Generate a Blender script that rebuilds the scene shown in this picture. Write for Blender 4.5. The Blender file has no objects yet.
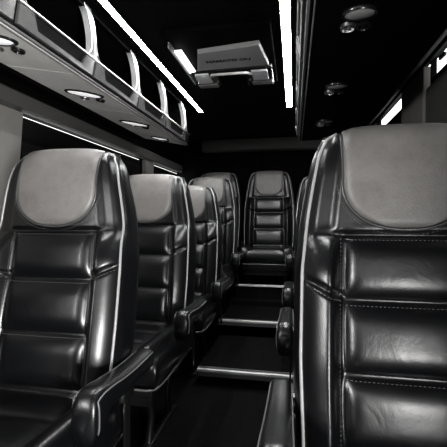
import bpy, bmesh, math, random
from mathutils import Vector, Matrix
random.seed(4)
C = bpy.context.scene
COL = C.collection
PI = math.pi

# ------------------------------------------------------------------ materials
def mat(name, col, rough=.5, metal=0, spec=.5, coat=0, bump=0, bscale=200, mottled=0, mscale=12, emit=0, wrinkle=0, trans=0, rvar=0):
    m = bpy.data.materials.new(name); m.use_nodes = True
    nt = m.node_tree; b = nt.nodes['Principled BSDF']
    if isinstance(col, (int, float)): col = (col, col, col)
    b.inputs['Base Color'].default_value = (*col, 1)
    b.inputs['Roughness'].default_value = rough
    b.inputs['Metallic'].default_value = metal
    b.inputs['Specular IOR Level'].default_value = spec
    b.inputs['Coat Weight'].default_value = coat
    b.inputs['Coat Roughness'].default_value = .15
    b.inputs['Transmission Weight'].default_value = trans
    if emit:
        b.inputs['Emission Color'].default_value = (1, 1, 1, 1)
        b.inputs['Emission Strength'].default_value = emit
    tc = nt.nodes.new('ShaderNodeTexCoord')
    if mottled:
        n = nt.nodes.new('ShaderNodeTexNoise'); n.inputs['Scale'].default_value = mscale; n.inputs['Detail'].default_value = 8
        n.inputs['Roughness'].default_value = .7
        r = nt.nodes.new('ShaderNodeMapRange')
        r.inputs['From Min'].default_value = .3; r.inputs['From Max'].default_value = .7
        r.inputs['To Min'].default_value = 1 - mottled; r.inputs['To Max'].default_value = 1 + mottled
        mx = nt.nodes.new('ShaderNodeVectorMath'); mx.operation = 'SCALE'
        mx.inputs[0].default_value = col
        nt.links.new(tc.outputs['Object'], n.inputs['Vector']); nt.links.new(n.outputs['Fac'], r.inputs['Value'])
        nt.links.new(r.outputs['Result'], mx.inputs['Scale']); nt.links.new(mx.outputs['Vector'], b.inputs['Base Color'])
    if rvar:
        n = nt.nodes.new('ShaderNodeTexNoise'); n.inputs['Scale'].default_value = 18; n.inputs['Detail'].default_value = 5
        r = nt.nodes.new('ShaderNodeMapRange')
        r.inputs['To Min'].default_value = rough - rvar; r.inputs['To Max'].default_value = rough + rvar
        nt.links.new(tc.outputs['Object'], n.inputs['Vector']); nt.links.new(n.outputs['Fac'], r.inputs['Value'])
        nt.links.new(r.outputs['Result'], b.inputs['Roughness'])
    if bump:
        n = nt.nodes.new('ShaderNodeTexVoronoi'); n.inputs['Scale'].default_value = bscale
        bp = nt.nodes.new('ShaderNodeBump'); bp.inputs['Strength'].default_value = bump; bp.inputs['Distance'].default_value = .001
        nt.links.new(tc.outputs['Object'], n.inputs['Vector']); nt.links.new(n.outputs['Distance'], bp.inputs['Height'])
        last = bp
        if wrinkle:
            n2 = nt.nodes.new('ShaderNodeTexNoise'); n2.inputs['Scale'].default_value = 11; n2.inputs['Detail'].default_value = 3
            n2.inputs['Distortion'].default_value = 1.2
            bp2 = nt.nodes.new('ShaderNodeBump'); bp2.inputs['Strength'].default_value = wrinkle; bp2.inputs['Distance'].default_value = .01
            nt.links.new(tc.outputs['Object'], n2.inputs['Vector']); nt.links.new(n2.outputs['Fac'], bp2.inputs['Height'])
            nt.links.new(bp.outputs['Normal'], bp2.inputs['Normal']); last = bp2
        nt.links.new(last.outputs['Normal'], b.inputs['Normal'])
    return m

M = dict(
    leather=mat('black_leather', (.0028, .0030, .0036), .30, spec=.5, bump=.06, bscale=260, wrinkle=.10, rvar=.04),
    pad=mat('grey_leather', (.140, .133, .127), .43, spec=.5, bump=.3, bscale=240, mottled=.22, mscale=14, wrinkle=.12),
    piping=mat('grey_piping', (.30, .30, .30), .3, spec=.6),
    darkpiping=mat('dark_piping', (.05, .05, .05), .3, spec=.6),
    thread=mat('grey_thread', (.13, .13, .13), .7),
    shell=mat('black_shell', .004, .45, spec=.25, bump=.15, bscale=500),
    frame=mat('black_steel', .02, .35, metal=.6),
    carpet=mat('charcoal_carpet', .004, .95, spec=.04, bump=.8, bscale=380, mottled=.5, mscale=30),
    nose=mat('brushed_aluminium', .7, .4, metal=.4),
    nose_dark=mat('ribbed_rubber', .05, .5, spec=.4),
    ceiling=mat('black_headliner', .003, .8, spec=.04),
    litpanel=mat('lit_grey_vinyl', (.78, .77, .75), .45, spec=.4, bump=.15, bscale=500, mottled=.1, mscale=5),  # left rack underside: the light falling on it is put into the colour
    lip=mat('stitched_grey_vinyl', (.085, .085, .085), .42, spec=.5, bump=.2, bscale=400, mottled=.2, mscale=20),
    mesh=mat('dark_grille', .007, .6, bump=1, bscale=260, spec=.12),
    black=mat('matt_black_plastic', .0025, .7, spec=.02),
    gloss=mat('gloss_black_plastic', .006, .22, spec=.4),
    chrome=mat('satin_chrome', .6, .3, metal=1),
    wall=mat('charcoal_trim', (.06, .059, .057), .55, spec=.35, bump=.2, bscale=600),
    pillar=mat('grey_trim', (.17, .163, .153), .6, spec=.35, bump=.2, bscale=600, mottled=.08, mscale=6),
    blind=mat('black_blind', .006, .8, spec=.1),
    glass=None,
    led=mat('white_led_diffuser', .9, .5, emit=90),
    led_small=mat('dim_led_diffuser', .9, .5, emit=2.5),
    litlens=mat('lit_lens', (.75, .76, .78), .3, spec=.6, emit=.55),
    greylens=mat('grey_lens', (.2, .2, .2), .35, spec=.5),
    softpipe=mat('charcoal_piping', (.11, .11, .11), .3, spec=.6),
    lens=mat('frosted_lens', (.75, .76, .78), .3, spec=.6),
    silver=mat('silver_plastic', (.2, .2, .2), .4, metal=.3),
    text=mat('black_lettering', .004, .6),
    belt=mat('black_webbing', .02, .6, bump=.4, bscale=400),
    sky=None)

g = bpy.data.materials.new('clear_glass'); g.use_nodes = True; nt = g.node_tree
nt.nodes.remove(nt.nodes['Principled BSDF'])
tr = nt.nodes.new('ShaderNodeBsdfTransparent'); gl = nt.nodes.new('ShaderNodeBsdfGlossy'); mxs = nt.nodes.new('ShaderNodeMixShader')
gl.inputs['Roughness'].default_value = .02; mxs.inputs['Fac'].default_value = .06
nt.links.new(tr.outputs[0], mxs.inputs[1]); nt.links.new(gl.outputs[0], mxs.inputs[2]); nt.links.new(mxs.outputs[0], nt.nodes['Material Output'].inputs['Surface'])
M['glass'] = g

# ------------------------------------------------------------------ helpers
def link(name, me, m, parent=None, smooth=True):
    o = bpy.data.objects.new(name, me); COL.objects.link(o)
    if m: me.materials.append(m)
    if smooth:
        for p in me.polygons: p.use_smooth = True
    if parent: o.parent = parent
    return o

def obj(name, bm, m, parent=None, smooth=True, angle=None):
    bmesh.ops.recalc_face_normals(bm, faces=bm.faces)
    if smooth and angle:
        for e in bm.edges:
            if len(e.link_faces) == 2 and e.calc_face_angle(0) > math.radians(angle): e.smooth = False
    me = bpy.data.meshes.new(name); bm.to_mesh(me); bm.free()
    return link(name, me, m, parent, smooth)

def thing(name, label, cat, loc=(0, 0, 0), group=None):
    o = bpy.data.objects.new(name, None); COL.objects.link(o); o.location = loc
    o.empty_display_size = .1
    o['label'] = label; o['category'] = cat
    if group: o['group'] = group
    return o

def tag(o, label, cat, group=None):
    o['label'] = label; o['category'] = cat
    if group: o['group'] = group
    return o

def box(bm, x0, x1, y0, y1, z0, z1, bev=0, seg=3, mtx=None):
    r = bmesh.ops.create_cube(bm, size=1)
    vs = r['verts']
    for v in vs:
        v.co = Vector(((x0 + x1) / 2 + v.co.x * (x1 - x0), (y0 + y1) / 2 + v.co.y * (y1 - y0), (z0 + z1) / 2 + v.co.z * (z1 - z0)))
        if mtx: v.co = mtx @ v.co
    if bev:
        es = list({e for v in vs for e in v.link_edges})
        bmesh.ops.bevel(bm, geom=es, offset=bev, segments=seg, affect='EDGES', profile=.5)
    return bm

def NB(): return bmesh.new()

def tube(bm, pts, r, n=8, closed=False):
    pts = [Vector(p) for p in pts]; rings = []; L = len(pts)
    prev = None
    for i, p in enumerate(pts):
        if closed: t = pts[(i + 1) % L] - pts[i - 1]
        else: t = pts[min(i + 1, L - 1)] - pts[max(i - 1, 0)]
        t.normalize()
        if prev is None:
            a = Vector((0, 0, 1)) if abs(t.z) < .9 else Vector((1, 0, 0))
            u = t.cross(a).normalized()
        else: u = (prev - t * prev.dot(t)).normalized()
        prev = u; w = t.cross(u)
        rr = r(i / (L - 1)) if callable(r) else r
        rings.append([bm.verts.new(p + (u * math.cos(2 * PI * k / n) + w * math.sin(2 * PI * k / n)) * rr) for k in range(n)])
    for i in range(L if closed else L - 1):
        a, b = rings[i], rings[(i + 1) % L]
        for k in range(n): bm.faces.new((a[k], a[(k + 1) % n], b[(k + 1) % n], b[k]))
    if not closed:
        bm.faces.new(rings[0][::-1]); bm.faces.new(rings[-1])
    return bm

def loft(bm, rings, closed=True, cap=True):
    R = [[bm.verts.new(p) for p in r] for r in rings]
    for a, b in zip(R, R[1:]):
        n = len(a)
        for k in range(n if closed else n - 1):
            bm.faces.new((a[k], a[(k + 1) % n], b[(k + 1) % n], b[k]))
    if cap and closed:
        bm.faces.new(R[0][::-1]); bm.faces.new(R[-1])
    return bm

def prism(bm, poly, y0, y1):          # polygon in XZ swept along Y
    return loft(bm, [[(x, y0, z) for x, z in poly], [(x, y1, z) for x, z in poly]])

def lerp(tab, t):
    if t <= tab[0][0]: return tab[0][1]
    for (a, va), (b, vb) in zip(tab, tab[1:]):
        if t <= b:
            q = (t - a) / (b - a)
            return va + (vb - va) * q
    return tab[-1][1]
def smooth_tab(tab):
    def f(t):
        return sum(lerp(tab, t + k * .006) for k in range(-3, 4)) / 7
    return f
def sst(a, b, x):
    q = max(0, min(1, (x - a) / (b - a))); return q * q * (3 - 2 * q)

# ------------------------------------------------------------------ seat
H = 1.175                                   # seat top above its floor
T1 = .775                                   # height of the back
Wt = smooth_tab([(0, .172), (.02, .186), (.04, .196), (.06, .204), (.1, .211), (.225, .232), (.35, .247), (.55, .251), (T1, .243)])
Pt = smooth_tab([(0, .14), (.25, .138), (.4, .143), (.6, .147), (T1, .147)])
SEAMS = [.268, .418, .578, .738, .90]
LEAN = smooth_tab([(0, 0), (.1, -.022), (.25, -.032), (.4, -.058), (.55, -.092), (.7, -.118), (T1, -.124)])
def front(x, t, seam=True):
    W = Wt(t); P = Pt(t); ax = abs(x)
    y = LEAN(t)
    # head region (0) -> body (1)
    k = sst(.235, .30, t)
    kb = sst(.225, .36, t)
    # head: gentle convex centre, wings fall back
    qh = ax / W
    yh = .004 - .006 * math.cos(qh * PI / 2) + .010 * sst(.64, .74, qh) + .024 * sst(.82, 1.0, qh) ** 1.5
    # body
    if ax < P:
        a, b = 0, SEAMS[0]
        for s0, s1 in zip(SEAMS, SEAMS[1:]):
            if t >= s0: a, b = s0, s1
        if t < SEAMS[0]: a, b = .10, SEAMS[0]
        q = (t - a) / (b - a)
        puff = 1 - abs(2 * q - 1) ** 3.6
        side = 1 - (max(0, ax - (P - .045)) / .045) ** 3
        yb = .008 - .024 * puff * side ** .8 * (1 - .15 * (ax / P) ** 2)
    else:
        q = (ax - P) / (W - P)
        rise = -.050 * kb * (math.sin(min(q / .36, 1) * PI / 2) ** 1.1)
        u = max(0, (q - .34) / .66); fall = (.028 + .034 * kb) * (.45 * u + .55 * u ** 3)
        yb = .008 + rise + fall
        ts = .410 - .045 * q
        yb += (.018 * math.exp(-((t - ts) / .0075) ** 2) * (1 - sst(.55, 1.0, q))) if seam else 0
    y += yh * (1 - k) + yb * k
    y += .011 * math.exp(-((t - .268) / .007) ** 2) * (1 - .99 * sst(P * .95, W * .93, ax))
    # roll over at the top
    r = .045
    if t < r: y += r * (1 - math.sqrt(max(0, 1 - ((r - t) / r) ** 2)))
    return y
def back(t):
    return LEAN(t) + lerp([(0, .056), (.04, .088), (.2, .115), (.5, .125), (T1, .125)], t)
def zt(t, x=0):
    # slight crown along the top edge
    return H - t - .022 * (abs(x) / .2) ** 3 * max(0, 1 - t / .15)

def seat_mesh_back():
    bm = NB(); rings = []
    NT = 130; NF = 84
    ts = [.045 * (1 - math.cos(i / 8 * PI / 2)) for i in range(8)] + [.045 + (T1 - .045) * i / NT for i in range(NT + 1)]
    for t in ts:
        W = Wt(t); ring = []
        for i in range(NF + 1):
            s = -1 + 2 * i / NF
            s = math.sin(s * PI / 2) * .35 + s * .65
            x = s * W; ring.append((x, front(x, t), zt(t, x)))
        yb = back(t); yf = front(W, t)
        for q in (.25, .5, .75, .93):
            x = W + .006 * math.sin(q * PI); ring.append((x, yf + (yb - yf) * q, zt(t, x)))
        for i in range(11):
            s = .95 - 1.9 * i / 10
            ring.append((s * W, yb + .012 * (1 - s * s), zt(t, s * W)))
        for q in (.93, .75, .5, .25):
            x = -(W + .006 * math.sin(q * PI)); ring.append((x, yf + (yb - yf) * q, zt(t, x)))
        rings.append(ring)
    loft(bm, rings)
    return bm

def pad_edge(t):                                    # half width of the grey insert
    if t < .135: return lerp([(0, .136), (.04, .140), (.135, .141)], t)
    q = (t - .135) / .115
    return .141 * max(0, 1 - q ** 2.3) ** (1 / 2.3)
def pad_mesh():
    bm = NB(); rows = []
    NT = 60; NX = 48
    for i in range(NT + 1):
        t = .002 + .2479 * math.sin(i / NT * PI / 2)
        e = pad_edge(t); row = []
        for j in range(NX + 1):
            s = math.sin((-1 + 2 * j / NX) * PI / 2); x = s * e
            # distance to the edge
            d = min(e - abs(x), max(0, .250 - t) * 1.0)
            lift = .015 * math.sqrt(max(0, 1 - (1 - min(d / .022, 1)) ** 2)) - .003
            lift += .005 * (1 - (x / .14) ** 2)
            row.append((x, front(x, t) - lift, zt(t, x) + (.004 * (1 - min(t / .04, 1)))))
        rows.append(row)
    # roll it over the top edge
    top = [(p[0], p[1] + .03, p[2] - .002) for p in rows[0]]
    loft(bm, [top] + rows, closed=False)
    return bm

def seat_piping():
    bm = NB()
    for sg in (-1, 1):
        pts = []
        for i in range(70):
            t = T1 - .01 - (T1 - .022) * i / 69
            x = Wt(t) * .955
            pts.append((sg * x, front(x, t, False) - .0015, zt(t, x)))
        # turn in over the shoulder
        for a, b in ((.90, .010), (.84, .004)):
            x = Wt(b) * a; pts.append((sg * x, front(x, b) + .002, zt(b, x) + .001))
        tube(bm, pts, .0042, 8)
    return bm
def pad_piping():
    bm = NB(); pts = []
    n = 60
    for i in range(n + 1):
        a = i / n * PI
        # superellipse bottom plus straight sides
    side = [(-.1405, t) for t in (.012, .03, .06, .09, .12)]
    mid = []
    for i in range(1, 48):
        a = PI * i / 48
        c, s = math.cos(a), math.sin(a)
        mid.append((-.143 * (abs(c) ** (2 / 2.3)) * (1 if c > 0 else -1), .135 + .119 * s ** (2 / 2.3)))
    for x, t in side + mid + [(-x, t) for x, t in side[::-1]]:
        pts.append((x, front(x, t) - .003, zt(t, x)))
    tube(bm, pts, .0036, 6)
    return bm

def dash(bm, p, q, w=.0007):
    tube(bm, [p, q], w, 4)
def seat_stitching():
    bm = NB()
    def run(path):
        for p, q in zip(path[::2], path[1::2]):
            dash(bm, p, q)
    for s in SEAMS[:4]:
        for dt in (.011,):
            P = Pt(s); n = 60
            run([(x, front(x, s + dt) - .0006, zt(s + dt, x)) for x in [-P + .006 + (2 * P - .012) * i / n for i in range(n)]])
    for sg in (-1, 1):
        for off in (.007,):
            n = 104; pth = []
            for i in range(n):
                t = .275 + (T1 - .285) * i / n; x = Pt(t) + off
                pth.append((sg * x, front(x, t) - .0006, zt(t, x)))
            run(pth)
            pth = []
            for i in range(22):
                q = .05 + .75 * i / 21; t = .410 - .045 * q + .011
                x = Pt(t) + q * (Wt(t) - Pt(t)); pth.append((sg * x, front(x, t) - .0006, zt(t, x)))
            run(pth)
    # double row round the insert
    n = 96; pth = []
    for i in range(n):
        a = PI * (.02 + .96 * i / n); c, s = math.cos(a), math.sin(a)
        x = -.153 * (abs(c) ** (2 / 2.3)) * (1 if c > 0 else -1); t = .135 + .131 * s ** (2 / 2.3)
        pth.append((x, front(x, t) - .0005, zt(t, x)))
    run(pth)
    return bm

def superloop(hx, hz, cx, cz, y, n=28, p=3.2):
    out = []
    for i in range(n):
        a = 2 * PI * i / n; c, s = math.cos(a), math.sin(a)
        out.append((cx + hx * abs(c) ** (2 / p) * (1 if c > 0 else -1), y, cz + hz * abs(s) ** (2 / p) * (1 if s > 0 else -1)))
    return out

def cushion_mesh():
    bm = NB()
    CX = [-.25 + .5 * i / 60 for i in range(61)]
    NY = 56; ys = [-.54 + .50 * i / NY for i in range(NY + 1)]
    rings = []
    for y in ys:
        q = (y + .54) / .50
        fr = .05 * (1 - math.sqrt(max(0, 1 - (1 - min(q / .09, 1)) ** 2)))
        ring = []
        for x in CX:
            ax = abs(x)
            z = .405 + .02 * (1 - q)
            if ax < .15:
                a = (q * 3.4) % 1
                z += .014 * (1 - abs(2 * a - 1) ** 5) * (1 - (ax / .15) ** 6)
            else:
                b = (ax - .15) / .10
                z += .030 * math.sin(min(b / .5, 1) * PI / 2) ** .75 - .05 * sst(.5, 1, b)
            ring.append((x, y, z - fr))
        for x in (.252, .247, .235, 0, -.235, -.247, -.252):
            z = .335 if abs(x) == .252 else (.30 if abs(x) == .247 else .287)
            ring.append((x, y + (.012 if z < .3 and q < .05 else 0), z + fr * .4))
        rings.append(ring)
    loft(bm, rings)
    return bm
def cushion_piping():
    bm = NB()
    pts = [(-.252, -.06, .295), (-.254, -.3, .295), (-.254, -.48, .298), (-.246, -.532, .30), (-.22, -.546, .30), (0, -.548, .30),
           (.22, -.546, .30), (.246, -.532, .30), (.254, -.48, .298), (.254, -.3, .295), (.252, -.06, .295)]
    tube(bm, pts, .004, 6)
    return bm

def armrest_mesh(cx):
    bm = NB(); rings = []
    N = 44
    for i in range(N + 1):
        q = i / N
        y = -.345 + .365 * q
        top = .556 - .012 * math.sin(q * PI) - .030 * q
        # front end droops into a rounded knob
        r = .05
        dyf = max(0, r - (y + .345)) / r
        top -= .050 * (1 - math.sqrt(max(0, 1 - dyf ** 2)))
        h = .060 + .062 * (1 - sst(0, .30, q))
        bot = top - h + (.045 * (1 - math.sqrt(max(0, 1 - dyf ** 2))))
        w = .035 - .010 * (1 - math.sqrt(max(0, 1 - (dyf * .95) ** 2))) - .006 * q
        rings.append(superloop(w, max(.012, (top - bot) / 2), cx, (top + bot) / 2, y, 32, 3.4))
    loft(bm, rings)
    return bm, rings
def armrest_piping(cx, rings):
    bm = NB(); n = 32
    for k in (3, 13):
        pts = []
        for r in rings[2:-1]:
            pts.append(Vector(r[k]))
        # continue down the front
        f = rings[2]
        lo = [Vector(f[j]) for j in ((2, 1, 0, 31, 30, 29) if k == 3 else (14, 15, 16, 17, 18, 19))]
        pts = lo[::-1] + pts
        c = Vector((cx, 0, .5))
        tube(bm, [p + Vector(((p.x - cx) * .04, 0, .0008)) for p in pts], .0022, 5)
    return bm

def shell_mesh():
    bm = NB()                                       # moulded side valances and rear shell
    rings = []
    for i in range(30):
        t = .06 + (T1 - .06) * i / 29
        W = Wt(t) * .90; yb = back(t)
        rings.append([(-W, yb - .004, zt(t)), (-W * .96, yb + .02, zt(t)), (-W * .6, yb + .032, zt(t)), (0, yb + .036, zt(t)),
                      (W * .6, yb + .032, zt(t)), (W * .96, yb + .02, zt(t)), (W, yb - .004, zt(t))])
    loft(bm, rings)
    return bm

proto = {}
def build_seat(name, label, loc, arms, group=None):
    """arms: tuple of -1/+1 sides that carry an armrest; first call builds the meshes, later calls share them"""
    t = thing(name, label, 'seat', loc, group)
    def part(pn, key, fn, m, angle=None, parent=t):
        if key not in proto:
            o = obj(pn, fn(), m, parent, True, angle); proto[key] = o
        else:
            o = proto[key].copy(); COL.objects.link(o); o.parent = parent
        return o
    b = part('backrest', 'back', seat_mesh_back, M['leather'])
    part('stitching', 'stitch', seat_stitching, M['thread'], parent=b)
    part('piping', 'pipe', seat_piping, M['piping'], parent=b)
    h = part('headrest_pad', 'pad', pad_mesh, M['pad'])
    if 'label' not in h: h['label'] = 'grey leather headrest insert'
    part('piping', 'padpipe', pad_piping, M['darkpiping'], parent=h)
    part('back_shell', 'shell', shell_mesh, M['shell'])
    c = part('seat_cushion', 'cush', cushion_mesh, M['leather'])
    part('piping', 'cpipe', cushion_piping, M['softpipe'], parent=c)
    for sg in arms:
        key = 'arm%d' % sg; cx = sg * .287
        if key not in proto:
            bm, rings = armrest_mesh(cx)
            a = obj('armrest', bm, M['leather'], t); proto[key] = a
            p = obj('piping', armrest_piping(cx, rings), M['softpipe'], a); proto[key + 'p'] = p
            def hinge(cx=cx, sg=sg):
                bm = NB()
                tube(bm, [(cx - sg * .05, -.03, .49), (cx + sg * .012, -.03, .49)], .024, 18)
                return bm
            part('armrest_hinge', key + 'h', hinge, M['gloss'], 40)
        else:
            a = part('armrest', key, None, None)
            part('piping', key + 'p', None, None, parent=a)
            part('armrest_hinge', key + 'h', None, None)
    def frame():
        bm = NB()
        box(bm, -.22, .22, -.50, -.03, .245, .290, .006)
        for y in (-.44, -.12): box(bm, -.20, .20, y - .02, y + .02, .19, .25, .004)
        return bm
    part('seat_frame', 'frame', frame, M['frame'], 40)
    def leg(s):
        def f():
            bm = NB()
            # a bent steel side leg: foot rail, two struts
            box(bm, s * .17 - .02, s * .17 + .02, -.46, -.10, 0, .022, .004)
            tube(bm, [(s * .17, -.41, .018), (s * .17, -.38, .12), (s * .17, -.41, .25)], .016, 10)
            tube(bm, [(s * .17, -.16, .018), (s * .17, -.19, .12), (s * .17, -.14, .25)], .016, 10)
            return bm
        return f
    part('leg', 'legL', leg(-1), M['frame'], 40); part('leg', 'legR', leg(1), M['frame'], 40)
    sg = arms[0] if arms else 1
    def buckle():
        bm = NB()
        x = sg * .27
        box(bm, x - .004, x + .004, -.10, -.065, .22, .43, .001)
        box(bm, x - .011, x + .011, -.115, -.05, .41, .475, .005)
        return bm
    bk = part('belt_buckle', 'buck%d' % sg, buckle, M['gloss'], 40)
    def strap():
        bm = NB()
        x = sg * .262
        pts = [(x, -.02, .30), (x + sg * .006, -.06, .36), (x + sg * .012, -.16, .33), (x + sg * .01, -.26, .26), (x, -.34, .20), (x - sg*.03, -.36, .12)]
        tube(bm, pts, .008, 6)
        return bm
    return t

ZF = -.95
G = 'leather seats facing the front'
X_L, X_R = -.757, .256
seats = [
    ('black leather seat with grey headrest at the left, nearest the camera on its side', X_L, 1.10, 0, (1,)),
    ('black leather seat on the left, directly behind the nearest left one', X_L, 1.84, 0, (1,)),
    ('third black leather seat back along the left side of the aisle', X_L, 2.56, 0, (1,)),
    ('fourth black leather seat back along the left side, last before the rear row', -.735, 3.17, .125, (1,)),
    ('large black leather seat with grey headrest at the right, nearest the camera', X_R, .955, 0, (-1,)),
    ('black leather seat on the right, just behind the large nearest one, mostly hidden', X_R, 1.74, 0, (-1,)),
    ('third leather seat back on the right of the aisle, only its edge showing', X_R, 2.46, 0, (-1,)),
    ('fourth leather seat back on the right of the aisle, only its armrest showing', X_R, 3.17, .125, (-1,)),
    ('black leather seat in the rear row, centred at the end of the aisle', -.246, 3.75, .24, ()),
    ('leather seat in the rear row, left of the one ending the aisle', -.784, 3.79, .24, ()),
]
for lab, x, y, dz, arms in seats:
    build_seat('bus_seat', lab, (x, y, ZF + dz), arms, G)

# ------------------------------------------------------------------ setting
def struct(name, bm, m, parent=None, smooth=False):
    o = obj(name, bm, m, parent, smooth)
    if not parent: o['kind'] = 'structure'
    return o
XL, XR = -1.27, .64
Y0, Y1 = -1.25, 4.15
ZC = .86
# floor with its rising tiers (aisle steps and seat platforms)
bm = NB()
box(bm, XL - .05, XR + .05, Y0, Y1 + .1, ZF - .08, ZF)
box(bm, -.53, .0, 2.02, 2.64, ZF - .01, ZF + .09)
box(bm, -.53, .0, 2.64, 3.05, ZF - .01, ZF + .17)
box(bm, XL - .05, XR + .05, 2.76, 3.05, ZF - .01, ZF + .12)
box(bm, -.53, .0, 2.64, 3.05, ZF - .01, ZF + .20)
box(bm, XL - .05, XR + .05, 3.05, Y1 + .1, ZF - .01, ZF + .12)
box(bm, -.53, .0, 3.05, 3.10, ZF - .01, ZF + .20)
box(bm, XL - .05, XR + .05, 3.10, Y1 + .1, ZF - .01, ZF + .24)
struct('floor', bm, M['carpet'])
def nose(n, y, z, x0=-.535, x1=.005, slim=False):
    bm = NB()
    box(bm, x0, x1, y - .012, y + .028, z - .002, z + .006, .002)
    box(bm, x0, x1, y - .014, y - .002, z - .008, z + .005, .002)
    o = struct('trim_%d' % n, bm, M['nose'])
    if slim: return o
    bm = NB()
    box(bm, x0 + .005, x1 - .005, y - .016, y - .004, z - .034, z - .009, .002)
    for k in range(3): box(bm, x0 + .005, x1 - .005, y + .000 + k * .008, y + .004 + k * .008, z + .005, z + .008)
    obj('rubber_insert', bm, M['nose_dark'], o, False)
    return o
nose(1, 2.02, ZF + .09); nose(2, 2.64, ZF + .20); nose(3, 3.20, ZF + .355, -.50, -.01, True)
bm = NB(); box(bm, -.50, -.01, 3.20, 3.235, ZF + .235, ZF + .352); struct('trim_11', bm, M['carpet'])

# ceiling
bm = NB(); box(bm, XL - .05, XR + .05, Y0, Y1 + .1, ZC, ZC + .06); struct('ceiling', bm, M['ceiling'])
# rear wall: header, two doors with dark windows
bm = NB(); box(bm, XL - .05, XR + .05, Y1, Y1 + .05, ZF, ZC); struct('wall_rear', bm, M['ceiling'])
bm = NB(); prism(bm, [(-1.0, .73), (.40, .73), (.40, .845), (-1.0, .845)], 3.98, 4.14)
struct('trim_4', bm, mat('header_vinyl', (.05, .047, .045), .55, spec=.3))
for n, (a, b) in ((1, (-1.12, -.355)), (2, (-.345, .42))):
    bm = NB(); box(bm, a, b, 4.11, 4.145, -.55, .70, .012); d = struct('door_%d' % n, bm, M['black'])
    bm = NB(); box(bm, a + .10, b - .10, 4.10, 4.115, .05, .58, .005); obj('window_pane', bm, M['black'], d, False)

# left wall: lower panel, pillars, header band; windows with blinds pulled almost to the top
bm = NB()
box(bm, XL - .07, XL + .02, Y0, Y1, ZF, -.12, .01)
box(bm, XL - .07, XL - .0, Y0, Y1, .505, ZC)
struct('wall_left', bm, M['black'])
bm = NB(); prism(bm, [(-1.20, .492), (-1.262, .492), (-1.262, .565), (-1.215, .565), (-1.20, .553)], Y0, 3.9)
struct('trim_5', bm, M['wall'])
pil = [(.55, 1.52), (2.95, 3.15)]
for n, (a, b) in enumerate(pil):
    bm = NB()
    # slightly leaning edges
    ring = lambda x: [(x, a - .0, .482), (x, b, .482), (x, b - .03, .2), (x, b - .06, -.12), (x, a, -.12)]
    loft(bm, [ring(XL + .035), ring(XL - .05)])
    struct('trim_%d' % (6 + n), bm, M['pillar'])
def window(n, x, y0, y1, z0, z1, gap, sgn):
    bm = NB()
    for (a, b, c, d) in ((y0, y1, z1, z1 + .012), (y0, y1, z0 - .02, z0), (y0 - .015, y0, z0 - .02, z1 + .012), (y1, y1 + .015, z0 - .02, z1 + .012)):
        box(bm, x - .012, x + .012, a, b, c, d)
    w = struct('window_%d' % n, bm, M['black'])
    bm = NB(); box(bm, x + sgn * .010 - .002, x + sgn * .010 + .002, y0, y1, z0, z1); obj('pane', bm, M['glass'], w, False)
    bm = NB(); k = int((z1 - gap - z0) / .03)
    pts = []
    for i in range(k + 1):
        pts.append((x - sgn * (.004 if i % 2 else -.004), z0 + (z1 - gap - z0) * i / k))
    poly = pts + [(p[0] + sgn * .003, p[1]) for p in pts[::-1]]
    prism(bm, poly, y0, y1)
    box(bm, x - .008, x + .008, y0, y1, z1 - gap - .012, z1 - gap)
    obj('blind', bm, M['blind'], w, False)
    return w
window(1, XL, 1.54, 2.93, -.10, .4965, .024, -1)
window(2, XL, 3.17, 3.95, -.10, .4965, .024, -1)
window(3, XL, -.6, .53, -.10, .4965, .024, -1)
# right wall
bm = NB()
box(bm, XR - .02, XR + .07, .25, Y1, ZF, -.12, .01)
box(bm, XR - .0, XR + .015, Y0, Y1, .75, ZC)
box(bm, XR - .0, XR + .07, Y0, -1.05, ZF, .76)
box(bm, XR - .0, XR + .07, -1.05, .25, ZF, -.62)
box(bm, XR - .0, XR + .07, -1.05, .25, .42, .76)
box(bm, XR - .0, XR + .07, -.40, .25, -.62, .42)  # leaves a narrow unseen opening for the added right light
struct('wall_right', bm, M['black'])
bm = NB()
box(bm, XR - .035, XR + .012, 1.93, 2.30, -.12, .72, .006)
struct('trim_8', bm, M['pillar'])
bm = NB()
box(bm, XR - .030, XR + .05, 1.58, 1.925, -.12, .615, .02)
struct('trim_9', bm, M['wall'])
bm = NB()
box(bm, XR - .03, XR + .05, .25, .36, -.12, .72, .01)
struct('trim_10', bm, M['wall'])
win4 = window(4, XR, .38, 1.89, -.10, .735, .085, 1)
window(5, XR, 2.32, 3.0, -.10, .735, .085, 1)
window(6, XR, 3.06, 3.95, -.10, .735, .085, 1)
# small sliding-window latch in the gap
bm = NB(); box(bm, XR - .022, XR - .008, 1.72, 1.78, .683, .70, .005)
obj('latch', bm, M['gloss'], win4)
# unseen front wall behind the camera, windscreen opening narrowed to limit its light
bm = NB()
box(bm, XL - .05, XR + .05, Y0 - .05, Y0, ZF, .22)
box(bm, XL - .05, XR + .05, Y0 - .05, Y0, .46, ZC)
struct('wall_front_unseen', bm, M['black'])

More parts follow.
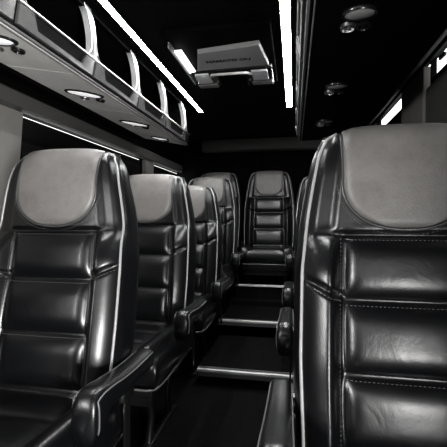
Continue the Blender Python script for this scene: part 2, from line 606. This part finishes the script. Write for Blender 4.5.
# ------------------------------------------------------------------ luggage racks
def rack(name, label, sx, XC, under, outer, ulm, y0=-.75, y1=2.72):
    """sx=-1 left, +1 right. The front face is at lateral offset from the aisle; XC maps local x -> world"""
    root = thing(name, label, 'luggage rack', (0, y0, under[1]))
    off = Vector((0, -y0, -under[1]))
    def add(pn, bm, m, parent=root, smooth=False, angle=None):
        for v in bm.verts: v.co += off if parent is root else Vector((0, -y0, -under[1]))
        return obj(pn, bm, m, parent, smooth, angle)
    ux, uz = under; ox, oz = outer
    lx, lz = XC                                      # lip top
    s = sx
    # underside panel, split in lengths with fine joints
    ys = [y0] + [v for v in (.2, .745, 1.30, 1.86, 2.40) if v < y1] + [y1]
    for a, b in zip(ys, ys[1:]):
        bm = NB(); 
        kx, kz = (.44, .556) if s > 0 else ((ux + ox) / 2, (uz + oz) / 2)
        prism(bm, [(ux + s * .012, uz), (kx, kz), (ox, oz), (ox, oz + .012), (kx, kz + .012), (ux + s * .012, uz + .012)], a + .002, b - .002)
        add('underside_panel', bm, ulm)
    # body: rear, floor and top of the bin
    bm = NB()
    wallx = XL + .0 if s < 0 else XR
    prism(bm, [(ux + s * .02, uz + .014), ((.44, .571) if s > 0 else (-.965, .590)), (ox, oz + .014), (wallx - s * .012, oz + .016), (wallx - s * .012, oz + .03), (ox, oz + .03), (ux + s * .02, uz + .03)], y0, y1)
    prism(bm, [(wallx - s * .012, oz + .016), (wallx - s * .03, oz + .016), (wallx - s * .03, ZC - .002), (wallx - s * .012, ZC - .002)], y0, y1)
    prism(bm, [(ox + s * .01, oz - .012), (wallx - s * .10 if s < 0 else wallx - s * .012, oz - .006), (wallx - s * .10 if s < 0 else wallx - s * .012, oz + .012), (ox + s * .01, oz + .012)], y0, y1)
    prism(bm, [(ux + s * .01, uz), (lx + s * .02, uz + .01), (wallx - s * .02, oz + .01), (wallx - s * .02, ZC - .002), (lx + s * .07, ZC - .002), (lx + s * .04, lz)], y1 - .02, y1)
    add('bin', bm, M['black'])
    # front lip backing
    bm = NB(); prism(bm, [(ux, uz + .004), (lx, lz), (lx + s * .02, lz), (ux + s * .02, uz + .004)], y0, y1)
    add('front_lip', bm, M['mesh'])
    # trims: chrome-like beads
    bm = NB()
    for (x, z, r) in ((ux - s * .002, uz + .002, .0045), (ux + s * .014, uz - .003, .0022)):
        tube(bm, [(x, y0, z), (x, (y0 + y1) / 2, z), (x, y1, z)], r, 8)
    add('lower_bead', bm, M['silver'], smooth=True)
    bm = NB()
    for (x, z, r) in ((lx - s * .004, lz + .001, .005), (lx + s * .010, lz + .013, .005)):
        tube(bm, [(x, y0, z), (x, (y0 + y1) / 2, z), (x, y1, z)], r, 8)
    add('upper_bead', bm, M['chrome'], smooth=True)
    # door modules
    P = .42
    edges = [2.62 - P * k for k in range(8, -1, -1)]
    edges = [e for e in edges if e > y0]
    d = Vector((lx - ux, 0, lz - uz)); nrm = Vector((-s * d.z, 0, s * d.x)).normalized()
    if nrm.x * s > 0: nrm = -nrm
    for a, b in zip(edges, edges[1:]):
        a2, b2 = a + .008, b - .008
        m_ = (a + b) / 2; L = b2 - a2
        prof = [(a2, .20), (a2, .93), (a2 + .13 * L, .93), (a2 + .19 * L, .40), (b2 - .19 * L, .40), (b2 - .13 * L, .93), (b2, .93), (b2, .20)]
        bm = NB()
        r1 = [Vector((ux, y, uz)) + d * q + nrm * .001 for y, q in prof]
        r2 = [p + nrm * .009 for p in r1]
        cen = sum(r2, Vector()) / len(r2)
        r3 = [p + (cen - p).normalized() * .004 + nrm * .003 for p in r2]
        loft(bm, [r1, r2, r3])
        add('lip_pad', bm, M['lip'], smooth=True, angle=40)
    # pillars between the openings: blade + pair of bright edges
    tx, tz = lx + s * .035, ZC - .004
    def face(y, q, o=0):                     # q 0..1 from lip to ceiling, bulging outward a little
        b = math.sin(q * PI) * .012
        return Vector((lx + (tx - lx) * q - s * (b + o), y, lz + .008 + (tz - lz - .008) * q))
    for e in edges:
        bm = NB(); rings = []
        for i in range(15):
            q = i / 14
            fl = .016 + .026 * (1 - min(q / .22, 1)) ** 2 + .022 * (max(0, q - .8) / .2) ** 2
            c0 = face(e, q)
            rings.append([c0 + Vector((0, -fl, 0)), c0 + Vector((-s * .006, -fl * .5, 0)), c0 + Vector((-s * .006, fl * .5, 0)), c0 + Vector((0, fl, 0)),
                          c0 + Vector((s * .025, fl * .8, 0)), c0 + Vector((s * .025, -fl * .8, 0))])
        loft(bm, rings)
        pl = add('pillar', bm, M['silver'], smooth=True, angle=50)
        bm = NB()
        for sg in (-1, 1):
            pts = []
            for i in range(15):
                q = i / 14
                fl = .014 + .026 * (1 - min(q / .22, 1)) ** 2 + .022 * (max(0, q - .8) / .2) ** 2
                pts.append(face(e + sg * fl, q, .004))
            tube(bm, pts, .0034, 6)
        add('edge_bead', bm, M['chrome'], pl, smooth=True)
    # header rail above the openings
    bm = NB(); prism(bm, [(tx - s * .006, ZC - .03), (tx + s * .012, ZC - .03), (tx + s * .012, ZC), (tx - s * .02, ZC)], y0, y1)
    add('header_rail', bm, M['black'])
    return root
rack('luggage_rack', 'long overhead rack on the left with open bins and grey underside coloured as lit', -1, (-.785, .625), (-.80, .545), (-1.13, .605), M['litpanel'])
rack('luggage_rack', 'overhead rack running along the right above the seats, underside coloured as in shade', 1, (.016, .625), (.036, .545), (.60, .732), M['black'])  # same underside as the left; its shade put into the colour as black

# ------------------------------------------------------------------ reading lights
def reading_light(label, loc, tilt, wx, wy):
    t = thing('reading_light', label, 'reading light', loc, 'reading lights under the racks')
    t.rotation_euler = (0, tilt, 0)
    bm = NB()
    def ell(a, b, z, n=36): return [(a * math.cos(2 * PI * i / n), b * math.sin(2 * PI * i / n), z) for i in range(n)]
    loft(bm, [ell(wx, wy, 0), ell(wx, wy, -.006), ell(wx * .95, wy * .93, -.010), ell(wx * .88, wy * .82, -.009), ell(wx * .86, wy * .80, -.003)])
    obj('bezel', bm, M['gloss'], t, True, 40)
    bm = NB(); loft(bm, [ell(wx * .86, wy * .80, -.004), ell(wx * .8, wy * .72, -.009), ell(wx * .4, wy * .35, -.013), ell(.001, .001, -.014)])
    obj('lens', bm, M['litlens'] if loc[0] < -.5 else M['greylens'], t)
    for sg in (-1, 1):
        bm = NB()
        cx, cy = sg * wx * .42, wy + .030
        def ring(r, z): return [(cx + r * math.cos(2 * PI * i / 20), cy + r * math.sin(2 * PI * i / 20), z) for i in range(20)]
        loft(bm, [ring(.023, 0), ring(.022, -.010), ring(.017, -.013), ring(.015, -.006), ring(.008, -.004), ring(.006, -.012), ring(.002, -.013)])
        obj('air_nozzle', bm, M['chrome'] if sg < 0 else M['gloss'], t, True, 40)
    return t
for y, w in ((1.03, 'nearest the camera'), (1.57, 'second from the camera'), (2.12, 'third from the camera, small')):
    reading_light('oval reading light with nozzles under the left rack, ' + w, (-.955, y, .575), math.atan2(.06, .30), .100, .045)
reading_light('oval reading light under the left rack at its far end', (-.955, 2.55, .575), math.atan2(.06, .30), .07, .035)
for y, w in ((1.05, 'nearest the camera at the top'), (1.61, 'second from the camera'), (2.19, 'farthest and smallest')):
    reading_light('oval reading light under the right rack, ' + w, (.170, y, .5492), -.027, .047, .036)

# ------------------------------------------------------------------ LED strips
def led(label, x0, x1, y0, y1, z):
    t = thing('light_strip', label, 'light strip', ((x0 + x1) / 2, y0, z))
    bm = NB(); w = (x1 - x0) / 2; L = y1 - y0
    box(bm, -w - .006, -w, 0, L, -.008, 0.006); box(bm, w, w + .006, 0, L, -.008, 0.006); box(bm, -w, w, 0, L, -.001, .006)
    obj('housing', bm, M['black'], t, False)
    bm = NB(); box(bm, -w + .0005, w - .0005, .004, L - .004, -.006, -.0015); obj('diffuser', bm, M['led'], t, False)
led('long white light strip on the ceiling beside the left luggage rack', -.754, -.722, .8, 2.92, ZC - .008)
led('long white light strip on the ceiling beside the right luggage rack', -.058, -.018, .8, 2.90, ZC - .008)

# ------------------------------------------------------------------ roof hatch unit
hz = .845
t = thing('roof_hatch', 'dark roof hatch with grey panel, lettering, grab handle and two lamps', 'hatch', (-.35, 1.70, hz))
def H_(pn, bm, m, parent=t, smooth=False, angle=None):
    for v in bm.verts: v.co -= Vector((-.35, 1.70, hz))
    return obj(pn, bm, m, parent, smooth, angle)
bm = NB(); box(bm, -.60, -.10, 1.62, 2.32, .835, .859, .008); H_('base_plate', bm, M['black'])
bm = NB()
top = [(-.475, 1.80), (-.165, 1.76), (-.135, 2.00), (-.53, 2.01)]
loft(bm, [[(x, y, .836) for x, y in top], [(x, y, .815) for x, y in top], [(-.345 + (x + .345) * .98, 1.9 + (y - 1.9) * .98, .812) for x, y in top]])
H_('grey_panel', bm, mat('hatch_grey', .30, .6, spec=.3))
bm = NB(); box(bm, -.575, -.12, 2.02, 2.27, .806, .838, .010)
H_('end_block', bm, M['gloss'], smooth=True, angle=40)
for a, b in ((-.555, -.475), (-.235, -.145)):
    bm = NB(); box(bm, a, b, 2.035, 2.17, .796, .810, .006, 3); H_('lamp_lens', bm, M['lens'], smooth=True, angle=40)
for a, b in ((-.572, -.455), (-.245, -.125)):
    bm = NB(); box(bm, a, b, 2.20, 2.25, .798, .812, .004, 3); H_('trim_bar', bm, M['silver'], smooth=True, angle=40)
bm = NB()
pts = [(-.46, 2.10, .81), (-.46, 2.04, .79), (-.445, 1.99, .776), (-.40, 1.972, .770), (-.35, 1.968, .768), (-.30, 1.972, .770), (-.255, 1.99, .776), (-.24, 2.04, .79), (-.24, 2.10, .81)]
tube(bm, pts, .007, 12)
H_('grab_handle', bm, M['nose'], smooth=True)
bm = NB(); box(bm, -.43, -.27, 2.10, 2.24, .790, .808, .006); H_('latch_plate', bm, M['black'])
for x in (-.445, -.255):
    bm = NB(); bmesh.ops.create_uvsphere(bm, u_segments=12, v_segments=8, radius=.004, matrix=Matrix.Translation((x, 2.17, .803)))
    H_('screw', bm, M['chrome'], smooth=True)
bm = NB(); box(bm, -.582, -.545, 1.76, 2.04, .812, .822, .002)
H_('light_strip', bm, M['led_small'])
bm = NB(); box(bm, -.595, -.587, 1.70, 2.20, .806, .836, .002); H_('side_rim', bm, M['silver'])
# lettering (its glyphs read the way they stand in the picture)
cu = bpy.data.curves.new('lettering', 'FONT'); cu.body = 'HAMATO OU'; cu.size = .042; cu.extrude = .0008; cu.align_x = 'CENTER'; cu.offset = .0022
tmp = bpy.data.objects.new('tmp', cu); COL.objects.link(tmp)
dg = bpy.context.evaluated_depsgraph_get()
me = bpy.data.meshes.new_from_object(tmp.evaluated_get(dg)); bpy.data.objects.remove(tmp)
lt = link('lettering', me, M['text'], t, False)
lt.rotation_euler = (PI, 0, 0); lt.scale = (.92, .8, 1)
lt.location = (.012, .215, -.0335)

# ------------------------------------------------------------------ daylight and added side lights
w = bpy.data.worlds.new('World'); C.world = w; w.use_nodes = True
w.node_tree.nodes['Background'].inputs['Color'].default_value = (1, 1, 1, 1)
w.node_tree.nodes['Background'].inputs['Strength'].default_value = 2.5
def area(name, loc, rot, sx, sy, power):
    l = bpy.data.lights.new(name, 'AREA'); l.shape = 'RECTANGLE'; l.size = sx; l.size_y = sy; l.energy = power
    l.color = (1, .99, .98)
    o = bpy.data.objects.new(name, l); COL.objects.link(o); o.location = loc; o.rotation_euler = rot
    return o
area('windscreen_daylight', (-.33, Y0 - .1, .34), (PI / 2, 0, 0), 1.6, .24, 1.5)
area('added_right_light', (XR + .12, -.72, -.36), (0, PI / 2, 0), .45, .6, 150)  # added lamp, brightens the left rack underside and left seat bolsters
area('added_left_light', (XL - .1, -.92, .2), (0, -PI / 2, 0), .5, .55, 65)  # added lamp for the highlight on the right seat's aisle bolster

# ------------------------------------------------------------------ camera
cam = bpy.data.cameras.new('Camera'); cam.sensor_width = 36; cam.lens = 36 * 370 / 447
cam.clip_start = .02
co = bpy.data.objects.new('Camera', cam); COL.objects.link(co)
co.location = (0, 0, 0)
co.rotation_euler = (PI / 2 - math.radians(1.0), 0, math.atan(70.5 / 370))
C.camera = co
C.view_settings.view_transform = 'Standard'; C.view_settings.look = 'None'; C.view_settings.gamma = 1
C.view_settings.exposure = .1
